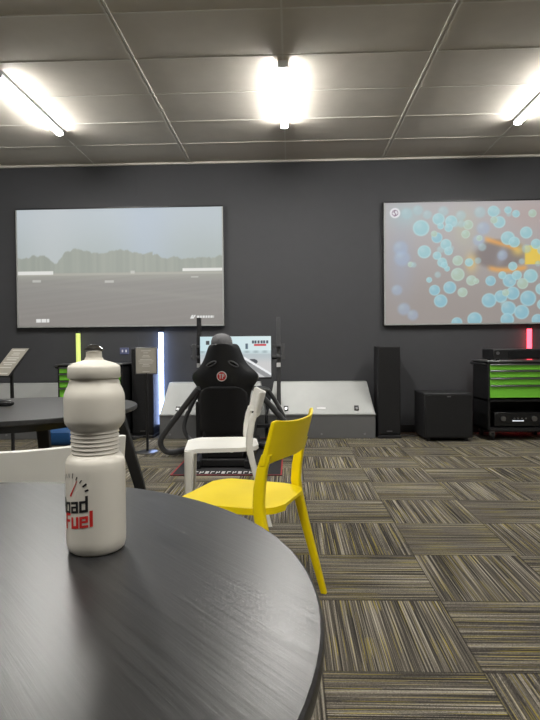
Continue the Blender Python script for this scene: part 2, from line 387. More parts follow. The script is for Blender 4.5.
body = MB().lathe(prof, seg=96).build('bottle_body', 'bottle', bt, ang=60)
MB().lathe([(.02, yz(378.6)), (26*KR, yz(378.6)), (26.6*KR, yz(377.6)), (26.3*KR, yz(368)), (25.4*KR, yz(366)), (21*KR, yz(363.6)), (13*KR, yz(361.5)), (9.5*KR, yz(360.2)), (8.8*KR, yz(358)), (.001, yz(358))], seg=96).build('lid', 'bottle', bt, ang=50)
MB().lathe([(.001, yz(360)), (8.2*KR, yz(360)), (7.9*KR, yz(351.5)), (.001, yz(351.5))], seg=48).build('spout', 'bottle', bt)
MB().lathe([(.001, yz(352)), (8.6*KR, yz(352)), (9.6*KR, yz(350.5)), (9.6*KR, yz(349)), (7*KR, yz(347)), (5*KR, yz(345.6)), (.001, yz(345))], seg=48).build('spout_cap', 'chrome', bt)
GL = {  # stroke rectangles on a 4 wide grid, x-height 5, ascender 7
 'R': (4, [(0,0,1.2,7),(0,5.9,4,7),(2.9,3,4,7),(0,2.8,4,3.9),(2.3,1.5,3.4,2.9),(2.9,0,4.1,1.6)]),
 'o': (4, [(0,0,1.2,5),(2.8,0,4,5),(0,0,4,1.1),(0,3.9,4,5)]),
 'a': (4, [(2.8,0,4,5),(0,3.9,4,5),(0,0,4,1.0),(0,0,1.2,2.9),(0,2.1,4,3.0)]),
 'd': (4, [(2.8,0,4,7),(0,0,1.2,5),(0,0,4,1.1),(0,3.9,4,5)]),
 'F': (4, [(0,0,1.3,7),(0,5.8,4,7),(0,3,3.6,4.1)]),
 'u': (4, [(0,0,1.3,5),(2.8,0,4.1,5),(0,0,4,1.2)]),
 'e': (4, [(0,0,1.2,5),(0,3.9,4,5),(0,0,4,1.1),(2.8,2.2,4,5),(0,2.1,4,3.0)]),
 'l': (1.4, [(0,0,1.4,7)])}
RB = 30*KR+.0004
view = math.atan2(-BY, -BX)          # direction from the bottle to the viewer
def on_bottle(sx, sz):               # sx arc length to the right of the facing line
    a = view + sx/RB; return Vector((RB*math.cos(a), RB*math.sin(a), sz))
def wrap_rects(name, m, rects):      # rects are quads of 2-D points
    bm = MB()
    for q in rects:
        n = 5; g = []
        for i in range(n+1):
            t = i/n; p = Vector(q[0]).lerp(Vector(q[1]), t); r = Vector(q[3]).lerp(Vector(q[2]), t)
            g.append((bm.v(on_bottle(*p)), bm.v(on_bottle(*r))))
        for i in range(n): bm.face([g[i][0], g[i+1][0], g[i+1][1], g[i][1]])
    return bm.build(name, m, body, smooth=False)
def word(txt, right_deg, z0, un, name, m, slope=.15):
    gap = .55; tot = sum(GL[c][0]+gap for c in txt)-gap
    x = math.radians(right_deg)*RB - tot*un; rs = []
    for c in txt:
        w, rl = GL[c]
        for a, b, d, e in rl:
            pts = [(x+a*un, b*un), (x+d*un, b*un), (x+d*un, e*un), (x+a*un, e*un)]
            rs.append([(p[0], z0+p[1]+slope*(p[0])) for p in pts])
        x += (w+gap)*un
    wrap_rects(name, m, rs)
word('Road', -15, yz(505), .0029, 'logo_word_black', 'ink')
word('Fuel', -6.5, yz(520), .0029, 'logo_word_red', 'red')
gc = (math.radians(-54)*RB, yz(492.5)); rs = []
for i, a in enumerate(range(170, 5, -15)):
    c, s = math.cos(math.radians(a)), math.sin(math.radians(a)); r1, r2 = .0235, .0285 if i % 3 else .030; w = .0006 if i < 9 else .0012
    rs.append([(gc[0]+c*r1-s*w, gc[1]+s*r1+c*w), (gc[0]+c*r2-s*w, gc[1]+s*r2+c*w), (gc[0]+c*r2+s*w, gc[1]+s*r2-c*w), (gc[0]+c*r1+s*w, gc[1]+s*r1-c*w)])
wrap_rects('gauge_ticks', 'ink', rs)
c, s = math.cos(math.radians(60)), math.sin(math.radians(60))
wrap_rects('gauge_needle', 'red', [[(gc[0]-s*.0013, gc[1]+c*.0013), (gc[0]+c*.024-s*.0003, gc[1]+s*.024+c*.0003), (gc[0]+c*.024+s*.0003, gc[1]+s*.024-c*.0003), (gc[0]+s*.0013, gc[1]-c*.0013)]])

# ------------------------------------------------------------------ stacking chairs
def make_chair(m, label, name='stacking_chair'):
    t = thing(name, label, 'chair', (0, 0, 0), 0, 'plastic stacking chairs')
    # seat: dished plate with a turned-down rim; chair looks along +x
    def half(x):
        f = (x+.06)/.43
        base = .198+.012*f
        k = 1.0
        if f > .86: k = math.sqrt(max(0, 1-((f-.86)/.14)**2))*.16+.84
        if f < .30: k = math.sqrt(max(0, 1-((.30-f)/.30)**2))*.48+.52
        return base*k
    mb = MB(); NX, NY = 22, 18; top = []; bot = []
    for i in range(NX+1):
        x = -.06+.43*i/NX; a = []; b = []
        for j in range(NY+1):
            s = -1+2*j/NY; y = half(x)*s
            z = .452-.012*(1-s*s)*math.sin(PI*min(1, max(0, i/NX)))-.010*sst(.8, 1, i/NX)
            th = .012+.012*sst(.84, .97, max(abs(s), i/NX if i > NX*.8 else 0))
            a.append(mb.v((x, y, z))); b.append(mb.v((x, y, z-th)))
        top.append(a); bot.append(b)
    for i in range(NX):
        for j in range(NY):
            mb.face([top[i][j], top[i+1][j], top[i+1][j+1], top[i][j+1]]); mb.face([bot[i][j], bot[i][j+1], bot[i+1][j+1], bot[i+1][j]])
    for i in range(NX):
        for j in (0, NY): mb.face([top[i][j], top[i+1][j], bot[i+1][j], bot[i][j]])
    for j in range(NY):
        for i in (0, NX): mb.face([top[i][j], top[i][j+1], bot[i][j+1], bot[i][j]])
    mb.build('seat', m, t, ang=50)
    # rear legs carry on upward as the sides of the backrest
    prof = [(-.115, 0, .024, .026), (-.075, .15, .030, .030), (-.035, .30, .034, .034), (-.006, .42, .039, .038), (0, .47, .040, .038), (-.004, .53, .040, .036), (-.016, .60, .038, .030), (-.033, .65, .036, .022)]
    for s in (-1, 1):
        rs = []
        for x, z, dx, dy in prof:
            yo = s*(.212+.010*(1-z/.45) if z < .45 else .212+.006*(z-.45)/.3)
            rs.append([(x+dx/2*math.cos(a)**3*0+dx/2*(1 if math.cos(a) > 0 else -1)*abs(math.cos(a))**.45, yo+dy/2*(1 if math.sin(a) > 0 else -1)*abs(math.sin(a))**.45, z) for a in [2*PI*(k+.5)/16 for k in range(16)]])
        mb = MB(); mb.rings(rs); mb.build('leg', m, t, ang=60)
    for s in (-1, 1):
        rs = []
        for x, y, z, w in ((.350, .198, 0, .036), (.346, .194, .22, .046), (.342, .188, .40, .056), (.338, .180, .437, .062)):
            rs.append([(x+w/2*(1 if math.cos(a) > 0 else -1)*abs(math.cos(a))**.45, s*y+w/2*(1 if math.sin(a) > 0 else -1)*abs(math.sin(a))**.45, z) for a in [2*PI*(k+.5)/16 for k in range(16)]])
        MB().rings(rs).build('leg', m, t, ang=60)
    # curved backrest band
    mb = MB(); NU, NV = 28, 12; fr = []; bk = []
    for i in range(NU+1):
        s = -1+2*i/NU; a = []; b = []
        zt = .759+.016*abs(s)**3-.006*sst(.95, 1, abs(s)); zb = .622-.012*abs(s)**5
        for j in range(NV+1):
            f = j/NV; z = zb+(zt-zb)*f
            x = -.018-.27*max(0, z-.59)-.048*(1-s*s)+.004; th = .013+.008*abs(s)**4*(1-f)
            y = s*(.232+.004*(z-.6))
            a.append(mb.v((x+th/2, y, z))); b.append(mb.v((x-th/2, y, z)))
        fr.append(a); bk.append(b)
    for i in range(NU):
        for j in range(NV):
            mb.face([fr[i][j], fr[i+1][j], fr[i+1][j+1], fr[i][j+1]]); mb.face([bk[i][j], bk[i][j+1], bk[i+1][j+1], bk[i+1][j]])
        for j in (0, NV): mb.face([fr[i][j], fr[i+1][j], bk[i+1][j], bk[i][j]])
    for j in range(NV):
        for i in (0, NU): mb.face([fr[i][j], fr[i][j+1], bk[i][j+1], bk[i][j]])
    mb.build('backrest', m, t, bevel=.004, ang=60)
    for x, y in ((.28, -.13), (.28, .13), (.10, -.13), (.10, .13)): MB().tube([(x, y, .442), (x, y, .415)], .012, 12).build('stacking_stud', m, t)
    return t
def face(v): return math.atan2(v[1], v[0])
ch = make_chair('yellow', 'bright yellow plastic chair beside the near round table')
ch.location = (-.050, 2.165, 0); ch.rotation_euler.z = face((-.948, .315))
ch = make_chair('white_plastic', 'white plastic chair seen from the side between yellow chair and racing rig')
ch.location = (-.268, 3.42, 0); ch.rotation_euler.z = face((-.993, -.12))
c2 = copy_tree(ch); c2['label'] = 'white plastic chair at left behind the pale bottle, its back to the near table'
c2.location = (-.715, 1.56, 0); c2.rotation_euler.z = face((-.55, .83))

# ------------------------------------------------------------------ silver sloped cases along the wall
def slope_case(x0, x1, label):
    w = x1-x0; cx = (x0+x1)/2; t = thing('sloped_case', label, 'case', (cx, 6.35, 0), 0, 'sloped silver cases'); h = w/2
    MB().box((-h, 0, 0), (h, .42, .265)).build('base_box', 'grey_case', t, bevel=.006)
    a = [(-h+.0, .01, .275), (h, .01, .275), (h-.06, .27, .625), (-h+.06, .27, .625)]
    mb = MB(); f = [mb.v(p) for p in a]; b = [mb.v(p) for p in ((-h, .41, .275), (h, .41, .275), (h-.06, .41, .625), (-h+.06, .41, .625))]
    mb.face(f); mb.face(b[::-1])
    for i in range(4): mb.face([f[i], f[(i+1) % 4], b[(i+1) % 4], b[i]])
    lid = mb.build('sloped_lid', 'brushed', t, bevel=.006)
    MB().box((-h-.004, -.008, .262), (h+.004, .41, .278)).build('edge_strip', 'brushed', t, bevel=.002)
    n = Vector((0, -.35, .26)).normalized()
    def onp(x, f): return Vector((x, .01+.26*f, .275+.35*f))
    R = Matrix.Rotation(-math.atan2(.26, .35), 3, 'X')
    for s in (-1, 1):
        p = onp(s*h*.66, .17)+n*.006
        la = MB().box(p-Vector((.025, .006, .03)), p+Vector((.025, .006, .03)), R=R).build('latch', 'black', t, bevel=.003)
        p2 = onp(s*h*.66, .14)+n*.014
        MB().box(p2-Vector((.012, .006, .016)), p2+Vector((.012, .006, .016)), R=R).build('latch_tongue', 'steel', la)
    p = onp(0, .17)+n*.0015
    MB().box(p-Vector((.05, .0015, .012)), p+Vector((.05, .0015, .012)), R=R).build('nameplate', 'white', t)
    for s in (-.8, 0, .8): MB().disc((s*h, -.006, .05), .012, .007).build('rivet', 'steel', t)
    return t
slope_case(-.265, .94, 'silver sloped case on the floor right of the racing rig, beside the tower speaker')
slope_case(-1.50, -.30, 'silver sloped case on the floor behind the racing rig')
slope_case(-3.87, -2.675, 'silver sloped case on the floor at far left beyond the far round table')

# ------------------------------------------------------------------ speakers
def tower(x, y, label):
    t = thing('tower_speaker', label, 'speaker', (x, y, 0), 0, 'tower speakers')
    MB().box((-.13, -.01, 0), (.13, .32, .03)).build('plinth', 'black', t, bevel=.004)
    MB().box((-.125, .02, .03), (.125, .32, 1.03)).build('cabinet', 'carcass', t, bevel=.006)
    MB().box((-.118, .006, .05), (.118, .02, 1.02)).build('grille', 'grille', t, bevel=.005)
    MB().box((-.03, .002, .075), (.03, .007, .085)).build('badge', 'steel', t)
    return t
tower(1.095, 6.34, 'tall black tower speaker standing right of the silver case')
tower(-1.712, 6.42, 'tall black tower speaker standing behind the upright notice stand')
sb = thing('subwoofer', 'low black cube subwoofer on the floor between tower speaker and tool cabinet', 'speaker', (1.685, 6.10, 0))
MB().box((-.26, .02, .035), (.26, .50, .52)).build('cabinet', 'carcass', sb, bevel=.008)
MB().box((-.245, 0, .05), (.245, .02, .505)).build('grille', 'grille', sb, bevel=.006)
MB().box((-.02, -.004, .48), (.02, .001, .49)).build('badge', 'steel', sb)
for sx in (-.2, .2):
    for sy in (.07, .43): MB().disc((sx, sy, 0), .025, .036, 'Z').build('foot', 'black', sb)

# ------------------------------------------------------------------ tool cabinets
def tool_cabinet(x, label, wall_y=6.16):
    t = thing('tool_cabinet', label, 'cabinet', (x, wall_y, 0), 0, 'green drawer tool cabinets'); w = .36
    b = MB()
    b.box((-w, .0, .10), (-w+.025, .50, .85)); b.box((w-.025, 0, .10), (w, .50, .85)); b.box((-w, .48, .10), (w, .50, .85))
    b.box((-w, 0, .10), (w, .50, .125)); b.box((-w, 0, .42), (w, .50, .445)); b.box((-w, 0, .825), (w, .50, .85))
    b.build('carcass', 'black', t, bevel=.003)
    MB().box((-w-.015, -.02, .85), (w+.015, .51, .865)).build('worktop', 'steel', t, bevel=.004)
    z = .822
    for h in (.07, .08, .08, .14):
        d = MB().box((-w+.02, -.012, z-h+.012), (w-.02, .40, z)).build('drawer', 'green', t, bevel=.004)
        MB().box((-w+.02, -.026, z-.008), (w-.02, -.010, z+.006)).build('handle', 'steel', d, bevel=.003); z -= h
    MB().box((-w+.03, .0, .127), (w-.03, .46, .137)).build('shelf', 'carcass', t)
    hd = MB().tube([(-w, .03, .82), (-w-.045, .03, .83), (-w-.06, .1, .83), (-w-.06, .38, .83), (-w-.045, .44, .83), (-w, .44, .82)], .012, 10, smooth=1).build('side_handle', 'black', t)
    for sx in (-w+.06, w-.06):
        for sy in (.06, .40):
            c = MB().disc((sx-.015, sy, .045), .045, .03, 'X', 24).build('castor', 'black', t)
            MB().box((sx-.025, sy-.025, .05), (sx+.025, sy+.025, .10)).build('castor_bracket', 'steel', c, bevel=.003)
    return t
tool_cabinet(2.478, 'black tool cabinet with bright green drawers at the right edge')
tool_cabinet(-2.222, 'black tool cabinet with green drawers half hidden behind the pale bottle')
am = thing('amplifier', 'black amplifier with silver knobs on the low shelf of the right tool cabinet', 'amplifier', (2.445, 6.19, .137))
MB().box((-.25, 0, .018), (.25, .34, .165)).build('case', 'black', am, bevel=.004)
MB().box((-.25, -.008, .018), (.25, 0, .165)).build('front_panel', 'black_gloss', am, bevel=.003)
for x, r in ((-.16, .026), (.17, .026)): MB().disc((x, -.030, .10), r, .022).build('knob', 'steel', am)
for x in (-.04, .04, .0, .08): MB().disc((x, -.016, .10), .008, .008, seg=16).build('button', 'steel', am)
MB().box((-.06, -.010, .07), (.06, -.007, .08)).build('display', 'led', am)
for x in (-.2, .2):
    for y in (.04, .3): MB().disc((x, y, 0), .02, .019, 'Z', 20).build('foot', 'black', am)
rc = thing('media_receiver', 'wide black receiver box lying on top of the right tool cabinet', 'receiver', (2.54, 6.18, .865))
MB().box((-.36, 0, .012), (.36, .36, .125)).build('case', 'black', rc, bevel=.012, seg=3)
MB().disc((-.31, -.004, .08), .018, .005).build('power_button', 'steel', rc)
MB().box((-.20, -.006, .03), (.30, .0, .10)).build('front_window', 'black_gloss', rc)
for x in (-.3, .3):
    for y in (.04, .3): MB().disc((x, y, 0), .02, .013, 'Z', 20).build('foot', 'black', rc)

# ------------------------------------------------------------------ coloured light tubes on the wall
def glow_tube(x, z0, z1, m, label, y=YF-.045):
    t = thing('light_tube', label, 'light', (x, YF, z0), 0, 'coloured wall light tubes'); L = z1-z0; dy = y-YF
    MB().tube([(0, dy, .01), (0, dy, L-.01)], .027, 20).build('glowing_tube', m, t)
    for z in (0, L): MB().tube([(0, dy, z-.014), (0, dy, z+.014)], .029, 20).build('end_cap', 'black', t)
    for z in (L*.2, L*.8): MB().box((-.01, dy+.017, z-.01), (.01, 0, z+.01)).build('clip', 'black', t)
def zat(y, x=270, Y=6.75): return atY(x, y, Y).z
glow_tube(atY(161.6, 400, 6.75).x, .10, 1.235, 'tube_white', 'tall white-blue glowing tube beside the racing rig')
glow_tube(atY(78, 340, 6.75).x, .10, 1.235, 'tube_lime', 'yellow-green glowing tube rising behind the left tool cabinet')
glow_tube(atY(529.5, 340, 6.75).x, .10, 1.235, 'tube_red', 'red glowing tube rising behind the right tool cabinet')

# ------------------------------------------------------------------ notice stands
ns = thing('notice_stand', 'slim black notice stand with an upright printed sheet beside the white-blue tube', 'sign', (-1.425, 5.52, 0))
MB().lathe([(.001, 0), (.115, 0), (.115, .008), (.10, .014), (.001, .016)], seg=40).build('base', 'steel', ns)
MB().tube([(0, 0, .015), (0, 0, .80)], .013, 14).build('pole', 'black', ns)
bd = MB().box((-.108, -.012, .775), (.108, .0, 1.04)).build('sign_holder', 'steel', ns, bevel=.003)
MB().box((-.098, -.0155, .785), (.098, -.0125, 1.03)).build('sheet', 'paper', bd)
mb = MB()
for z, w in ((1.005, .10), (.985, .05), (.96, .06), (.945, .08), (.92, .12), (.905, .15), (.885, .13), (.87, .06), (.855, .08), (.80, .07)): mb.box((-w/2, -.017, z-.003), (w/2, -.0157, z+.003))
mb.build('printed_lines', 'paper_line', bd, smooth=False)
n2 = thing('notice_stand', 'black notice stand with a tilted printed sheet at the left edge', 'sign', (-2.215, 4.4, 0), 0)
MB().lathe([(.001, 0), (.13, 0), (.13, .008), (.11, .014), (.001, .016)], seg=40).build('base', 'black', n2)
MB().tube([(0, 0, .015), (.0, 0, .86)], .014, 14).build('pole', 'black', n2)
ph, ta = math.radians(-27), math.radians(42)
Rm = Matrix.Rotation(ph, 3, 'Z') @ Matrix.Rotation(-ta, 3, 'X'); cc = Vector((-.005, 0, .925))
mb = MB(); mb.box((-.11, -.006, -.15), (.11, .006, .15), R=Rm, c=(0, 0, 0))
def shift(mb, d):
    for v in mb.bm.verts: v.co += d
    return mb
bd = shift(mb, cc).build('sign_holder', 'black', n2, bevel=.003)
shift(MB().box((-.1, -.009, -.14), (.1, -.0062, .14), R=Rm, c=(0, 0, 0)), cc).build('sheet', 'paper', bd)
mb = MB()
for z, w in ((.12, .15), (.09, .08), (.07, .09), (.04, .14), (.02, .12), (-.01, .15), (-.03, .1), (-.06, .13), (-.12, .15)): mb.box((-w/2, -.0105, z-.004), (w/2, -.0092, z+.004), R=Rm, c=(0, 0, 0))
shift(mb, cc).build('printed_lines', 'paper_line', bd, smooth=False)

# ------------------------------------------------------------------ small things at left
mb = MB()
p = atZ(4, 403.5, TZ+.016)
mb.tube([p+Vector((-.17, .02, 0)), p+Vector((-.05, .0, 0)), p+Vector((.028, 0, 0)), p+Vector((.045, 0, 0))], [.013, .014, .015, .006], 16, smooth=2)
o = mb.build('black_case', 'black_gloss'); tag(o, 'small black rounded case lying on the far round table at the left edge', 'case')
mb = MB(); mb.poly([(-2.47, 6.42, 0), (-2.60, 6.42, 0), (-2.60, 6.47, 0), (-2.47, 6.47, 0)], (.0, 0, .001))
mb = MB(); mb.rings([[(-2.665, 6.38, 0), (-2.635, 6.38, 0), (-2.635, 6.42, 0), (-2.665, 6.42, 0)], [(-2.66, 6.66, .635), (-2.60, 6.66, .635), (-2.60, 6.69, .635), (-2.66, 6.69, .635)]])
tag(mb.build('teal_board', 'teal', bevel=.006), 'narrow teal board leaning against the wall beside the far left silver case', 'board')
mb = MB(); mb.rings([[(-2.50+sx*w/2, 6.02+sy*d/2, z) for sx, sy in ((-1, -1), (1, -1), (1, 1), (-1, 1))] for w, d, z in ((.30, .22, 0), (.36, .27, .05), (.34, .25, .14), (.22, .16, .19))])
tag(mb.build('blue_cushion', 'blue', bevel=.03, seg=4), 'blue cushion on the carpet seen under the far round table', 'cushion')
pl = thing('wall_socket', 'small pale blue-grey wall plate right of the left tool cabinet', 'socket', (atY(124.5, 351, YF).x, YF, 0))
z = zat(351, 124, YF)
MB().box((-.055, -.010, z-.04), (.055, -.001, z+.04)).build('plate', 'pale_blue', pl, bevel=.003)
for s in (-.022, .022): MB().box((s-.008, -.014, z-.015), (s+.008, -.009, z+.015)).build('switch', 'white', pl)
mb = MB()
for k in range(3):
    pts = [Vector((-1.83+.05*k+.10*math.sin(i*1.1+k*2), 6.10+.06*math.cos(i*.9+k), .014+.055*abs(math.sin(i*.8+k)))) for i in range(9)]
    mb.tube(pts, .011, 8, smooth=2)
tag(mb.build('cable', 'black'), 'tangled black cables on the carpet beside the left tool cabinet', 'cable')
mb = MB(); a = atZ(401, 436, .006)
mb.tube([Vector((1.26+.03*i, 6.50+.03*math.sin(i*1.2), .007)) for i in range(7)], .006, 8, smooth=2)
tag(mb.build('cable', 'steel'), 'short grey cable on the floor between tower speaker and subwoofer', 'cable')

# ------------------------------------------------------------------ floor mat under the rig
mt = thing('floor_mat', 'black floor mat with a red border under the racing rig', 'mat', (-.53, 5.42, 0))
MB().box((-.45, -.93, .0005), (.45, .93, .006)).build('mat', 'mat_black', mt)
mb = MB(); b = .012
mb.box((-.45, -.93, .006), (.45, -.93+b, .0075)); mb.box((-.45, .93-b, .006), (.45, .93, .0075)); mb.box((-.45, -.93+b, .006), (-.45+b, .93-b, .0075)); mb.box((.45-b, -.93+b, .006), (.45, .93-b, .0075))
mb.build('red_border', 'border_red', mt, smooth=False)
mb = MB(); x = -.27
for i in range(12):
    w = .028
    for r in ((0, 0, .25, 1), (0, .75, 1, 1)) if i % 3 == 0 else (((0, 0, .25, 1), (.7, .4, 1, 1), (0, .4, 1, .6)) if i % 3 == 1 else ((0, 0, 1, .25), (0, .4, 1, .6), (0, .75, 1, 1))):
        mb.box((x+r[0]*w, -.87+r[1]*.075, .006), (x+r[2]*w, -.87+r[3]*.075, .0075))
    x += .045
mb.build('white_lettering', 'white', mt, smooth=False)

# ------------------------------------------------------------------ racing rig
RX = -.60
rig = thing('racing_rig', 'black racing simulator rig with bent tube frame and posts, standing on the red-edged mat', 'racing simulator', (RX, 5.4, .0))
RO = Vector((RX, 5.4, 0))
FL = .0095   # top of the mat
for s in (-1, 1):
    cxm = -.585
    def P(x, y, z): return Vector((cxm+(x-cxm)*(1 if s < 0 else -1), y, z))-RO
    r = .027
    MB().tube([P(-.84, 5.08, .66), P(-.90, 5.10, .59), P(-1.05, 5.2, .41), P(-1.21, 5.25, .215), P(-1.245, 5.27, .13), P(-1.20, 5.28, .045), P(-1.10, 5.34, .034), P(-.95, 5.62, .037), P(-.80, 5.78, .037)], r, 16, smooth=3).build('side_tube', 'tube', rig)
    MB().tube([P(-.93, 5.74, .60), P(-1.02, 5.78, .46), P(-1.11, 5.82, .28), P(-1.12, 5.82, .15), P(-1.02, 5.80, .045), P(-.82, 5.78, .037)], .022, 14, smooth=3).build('brace_tube', 'tube', rig)
    MB().tube([P(-.84, 5.08, .66), P(-.88, 5.4, .64), P(-.93, 5.74, .60)], .022, 14, smooth=2).build('upper_tube', 'tube', rig)
    MB().box(P(-.83, 4.72, FL) if s < 0 else P(-.77, 4.72, FL), P(-.77, 6.1, .075) if s < 0 else P(-.83, 6.1, .075)).build('floor_rail', 'black', rig, bevel=.005)
    # monitor post
    xp = -1.005 if s < 0 else -.135
    po = MB(RO).box((xp-.022, 6.14, .0), (xp+.022, 6.20, 1.36)).build('monitor_post', 'tube' if s > 0 else 'black', rig, bevel=.004)
    sx = -1 if s < 0 else 1
    mb = MB(RO)
    for z in (1.045, .93):
        mb.box((xp-.085 if s < 0 else xp-.09, 6.11, z-.014), (xp+.09 if s < 0 else xp+.045, 6.14, z+.014))
    mb.box((xp-.05*s*-1-.02, 6.10, .90), (xp-.05*s*-1+.02, 6.115, 1.07))
    mb.build('bracket', 'tube', po, bevel=.003)
    MB(RO).box((xp-.022, 6.125, .815), (xp+.022, 6.138, .862)).build('white_tag', 'white', po)
    MB(RO).box((xp-.03, 5.9, .0), (xp+.03, 6.325, .05)).build('post_foot', 'black', po, bevel=.004)
for y in (4.80, 5.35, 6.0): MB(RO).box((-.80, y-.03, .018), (-.37, y+.03, .075)).build('cross_rail', 'black', rig, bevel=.004)
MB(RO).box((-1.0, 6.15, .90), (-.14, 6.19, .94)).build('cross_bar', 'black', rig, bevel=.004)
MB(RO).box((-.985, 6.15, .15), (-.155, 6.19, .19)).build('cross_bar', 'black', rig, bevel=.004)
# wheel deck, steering wheel, pedals
MB(RO).box((-.84, 5.62, .60), (-.36, 5.82, .625)).build('wheel_deck', 'black', rig, bevel=.004)
wb = MB(RO).box((-.70, 5.60, .625), (-.48, 5.80, .76)).build('wheel_base', 'black', rig, bevel=.012)
mb = MB(RO); cw = Vector((-.60, 5.52, .74)); tl = Matrix.Rotation(math.radians(-18), 3, 'X')
pts = [cw+tl@Vector((.15*math.cos(a), 0, .15*math.sin(a))) for a in [2*PI*k/32 for k in range(33)]]
mb.tube(pts, .015, 12)
sw = mb.build('steering_wheel', 'black', rig)
mb = MB(RO); mb.tube([cw, cw+Vector((0, .09, -.01))], .04, 20)
for a in (0, PI, -PI/2): mb.tube([cw, cw+tl@Vector((.145*math.cos(a), 0, .145*math.sin(a)))], .013, 10)
mb.build('wheel_hub', 'steel', sw)
for x in (-.72, -.60, -.48):
    mb = MB(RO); mb.box((x-.03, 6.0, .14), (x+.03, 6.012, .26), R=Matrix.Rotation(-.4, 3, 'X')); mb.tube([(x, 6.02, .19), (x, 6.05, .07)], .01, 8)
    mb.build('pedal', 'steel', rig, bevel=.003)
# bucket seat
SY = 4.98
rows = [(1.066, .085, .0), (1.062, .125, .0), (1.045, .145, .0), (1.0, .163, 0), (.945, .182, 0), (.895, .205, .01), (.845, .25, .03), (.80, .305, .06), (.76, .325, .075), (.715, .305, .06), (.665, .262, .04), (.60, .24, .03), (.50, .235, .03), (.40, .235, .03), (.30, .235, .03), (.22, .225, .03)]
mb = MB(RO); NS = 24; G = []
for z, hw, bul in rows:
    a = []
    lean = (z-.22)*-.10
    for j in range(NS+1):
        s = -1+2*j/NS
        yv = SY+.09+lean + (.10+.5*max(0, hw-.2))*abs(s)**3.2 - .025*(1-s*s) + (.05 if z > 1.05 else 0)*0
        a.append(mb.v((-.605+hw*s, yv, z)))
    G.append(a)
for a, b in zip(G, G[1:]):
    for j in range(NS): mb.face([a[j], a[j+1], b[j+1], b[j]])
sh = mb.build('seat_shell', 'shell', rig, ang=80)
so = sh.modifiers.new('solid', 'SOLIDIFY'); so.thickness = .035; so.offset = 1 if False else -1
sh.modifiers.new('sub', 'SUBSURF').render_levels = 1
def yb(z, s): return SY+.09-(z-.22)*.10+.10*abs(s)**3.2-.025*(1-s*s)
# matt fabric panel on the lower back
mb = MB(RO); G = []
for z, hw in ((.685, .12), (.665, .17), (.63, .205), (.58, .218), (.45, .218), (.30, .215), (.235, .20)):
    G.append([mb.v((-.605+hw*s, yb(z, hw*s/.25)-.052, z)) for s in [-1+2*j/16 for j in range(17)]])
for a, b in zip(G, G[1:]):
    for j in range(16): mb.face([a[j], a[j+1], b[j+1], b[j]])
bp = mb.build('back_panel', 'black_matte', sh, ang=80); so = bp.modifiers.new('solid', 'SOLIDIFY'); so.thickness = .015; so.offset = 0
for s in (-1, 1):
    mb = MB(RO); c = Vector((-.605+s*.098, yb(.885, .5)-.046, .885)); pts = []
    for k in range(25):
        a = 2*PI*k/24; q = Vector((.046*math.cos(a), 0, .015*math.sin(a))); q = Matrix.Rotation(s*.45, 3, 'Y')@q; pts.append(c+q)
    mb.tube(pts, .006, 8); h = mb.build('harness_slot_rim', 'tube', sh)
    mb = MB(RO); mb.poly([p+Vector((0, .004, 0)) for p in pts[:-1]], (0, .012, 0)); mb.build('harness_slot', 'black_matte', sh)
ez = .777; ey = yb(ez, 0)-.047
em = MB(RO).disc((-.61, ey-.006, ez), .044, .016).build('emblem', 'white', sh)
MB(RO).disc((-.61, ey-.0085, ez), .037, .004).build('emblem_disc', 'red', em)
mb = MB(RO)
for a, b, c, d in ((-.024, .012, -.002, .022), (-.017, -.02, -.009, .022), (.003, -.02, .011, .022), (.003, .012, .024, .022), (.017, -.002, .024, .022), (.003, -.004, .024, .004)):
    mb.box((-.61+a, ey-.0105, ez+b), (-.61+c, ey-.0088, ez+d))
mb.build('emblem_letters', 'white', em, smooth=False)
# seat pan and side bolsters
mb = MB(RO); mb.box((-.80, 5.02, .20), (-.41, 5.50, .30)); mb.build('seat_pan', 'shell', rig, bevel=.03, seg=4)
for s in (-1, 1):
    x = -.605+s*.235
    mb = MB(RO); mb.rings([[(x-.03, y, z0), (x+.03, y, z0), (x+.03, y, z1), (x-.03, y, z1)] for y, z0, z1 in ((5.08, .20, .55), (5.25, .20, .45), (5.5, .20, .38))]); mb.build('side_bolster', 'shell', rig, bevel=.02, seg=3)
MB(RO).box((-.78, 4.86, .075), (-.43, 5.40, .20)).build('seat_mount', 'black_matte', rig, bevel=.006)

# monitor
mo = thing('monitor', 'wide monitor showing a pale racing scene, held on the rig posts behind the seat', 'monitor', (-.595, 6.12, .715))
MO = Vector((-.595, 6.12, .715))
MB(MO).box((-.985, 6.055, .705), (-.205, 6.095, 1.172)).build('bezel', 'black', mo, bevel=.005)
MB(MO).box((-.72, 6.095, .85), (-.47, 6.135, 1.03)).build('mount', 'black', mo, bevel=.004)
def simview(u, v):
    X, Y = u*100, (1-v)*58
    c = lerp((196, 222, 228), (214, 230, 232), u); c = lerp(c, (176, 186, 190), sst(22, 26, Y)*.9); c = lerp(c, (200, 200, 200), sst(26, 40, Y))
    if 20 < Y < 24: c = lerp(c, (150, 168, 172), .5+.3*math.sin(X*.5))
    if 73 < X < 96 and 6 < Y < 10 and (X % 4) > 1: c = (60, 70, 86)
    if 76 < X < 93 and 11 < Y < 13.5: c = (196, 60, 66)
    if 8 < X < 13 and 6 < Y < 12: c = (60, 66, 70)
    if 64 < X < 67.5 and 10 < Y < 18: c = (84, 104, 118)
    if ((X-74)/7)**2+((Y-36)/4)**2 < 1: c = (74, 78, 84)
    d = (Y-33)-(X-66)*.62
    if X > 62 and abs(d) < 1.8: c = (236, 238, 240)
    if X > 62 and 1.8 < d < 9: c = lerp(c, (120, 122, 124), .7)
    return c
picture('screen_picture', 'monitor_picture', mo, -.977, -.213, .722, 1.162, 6.0545, 140, 82, simview, MO)

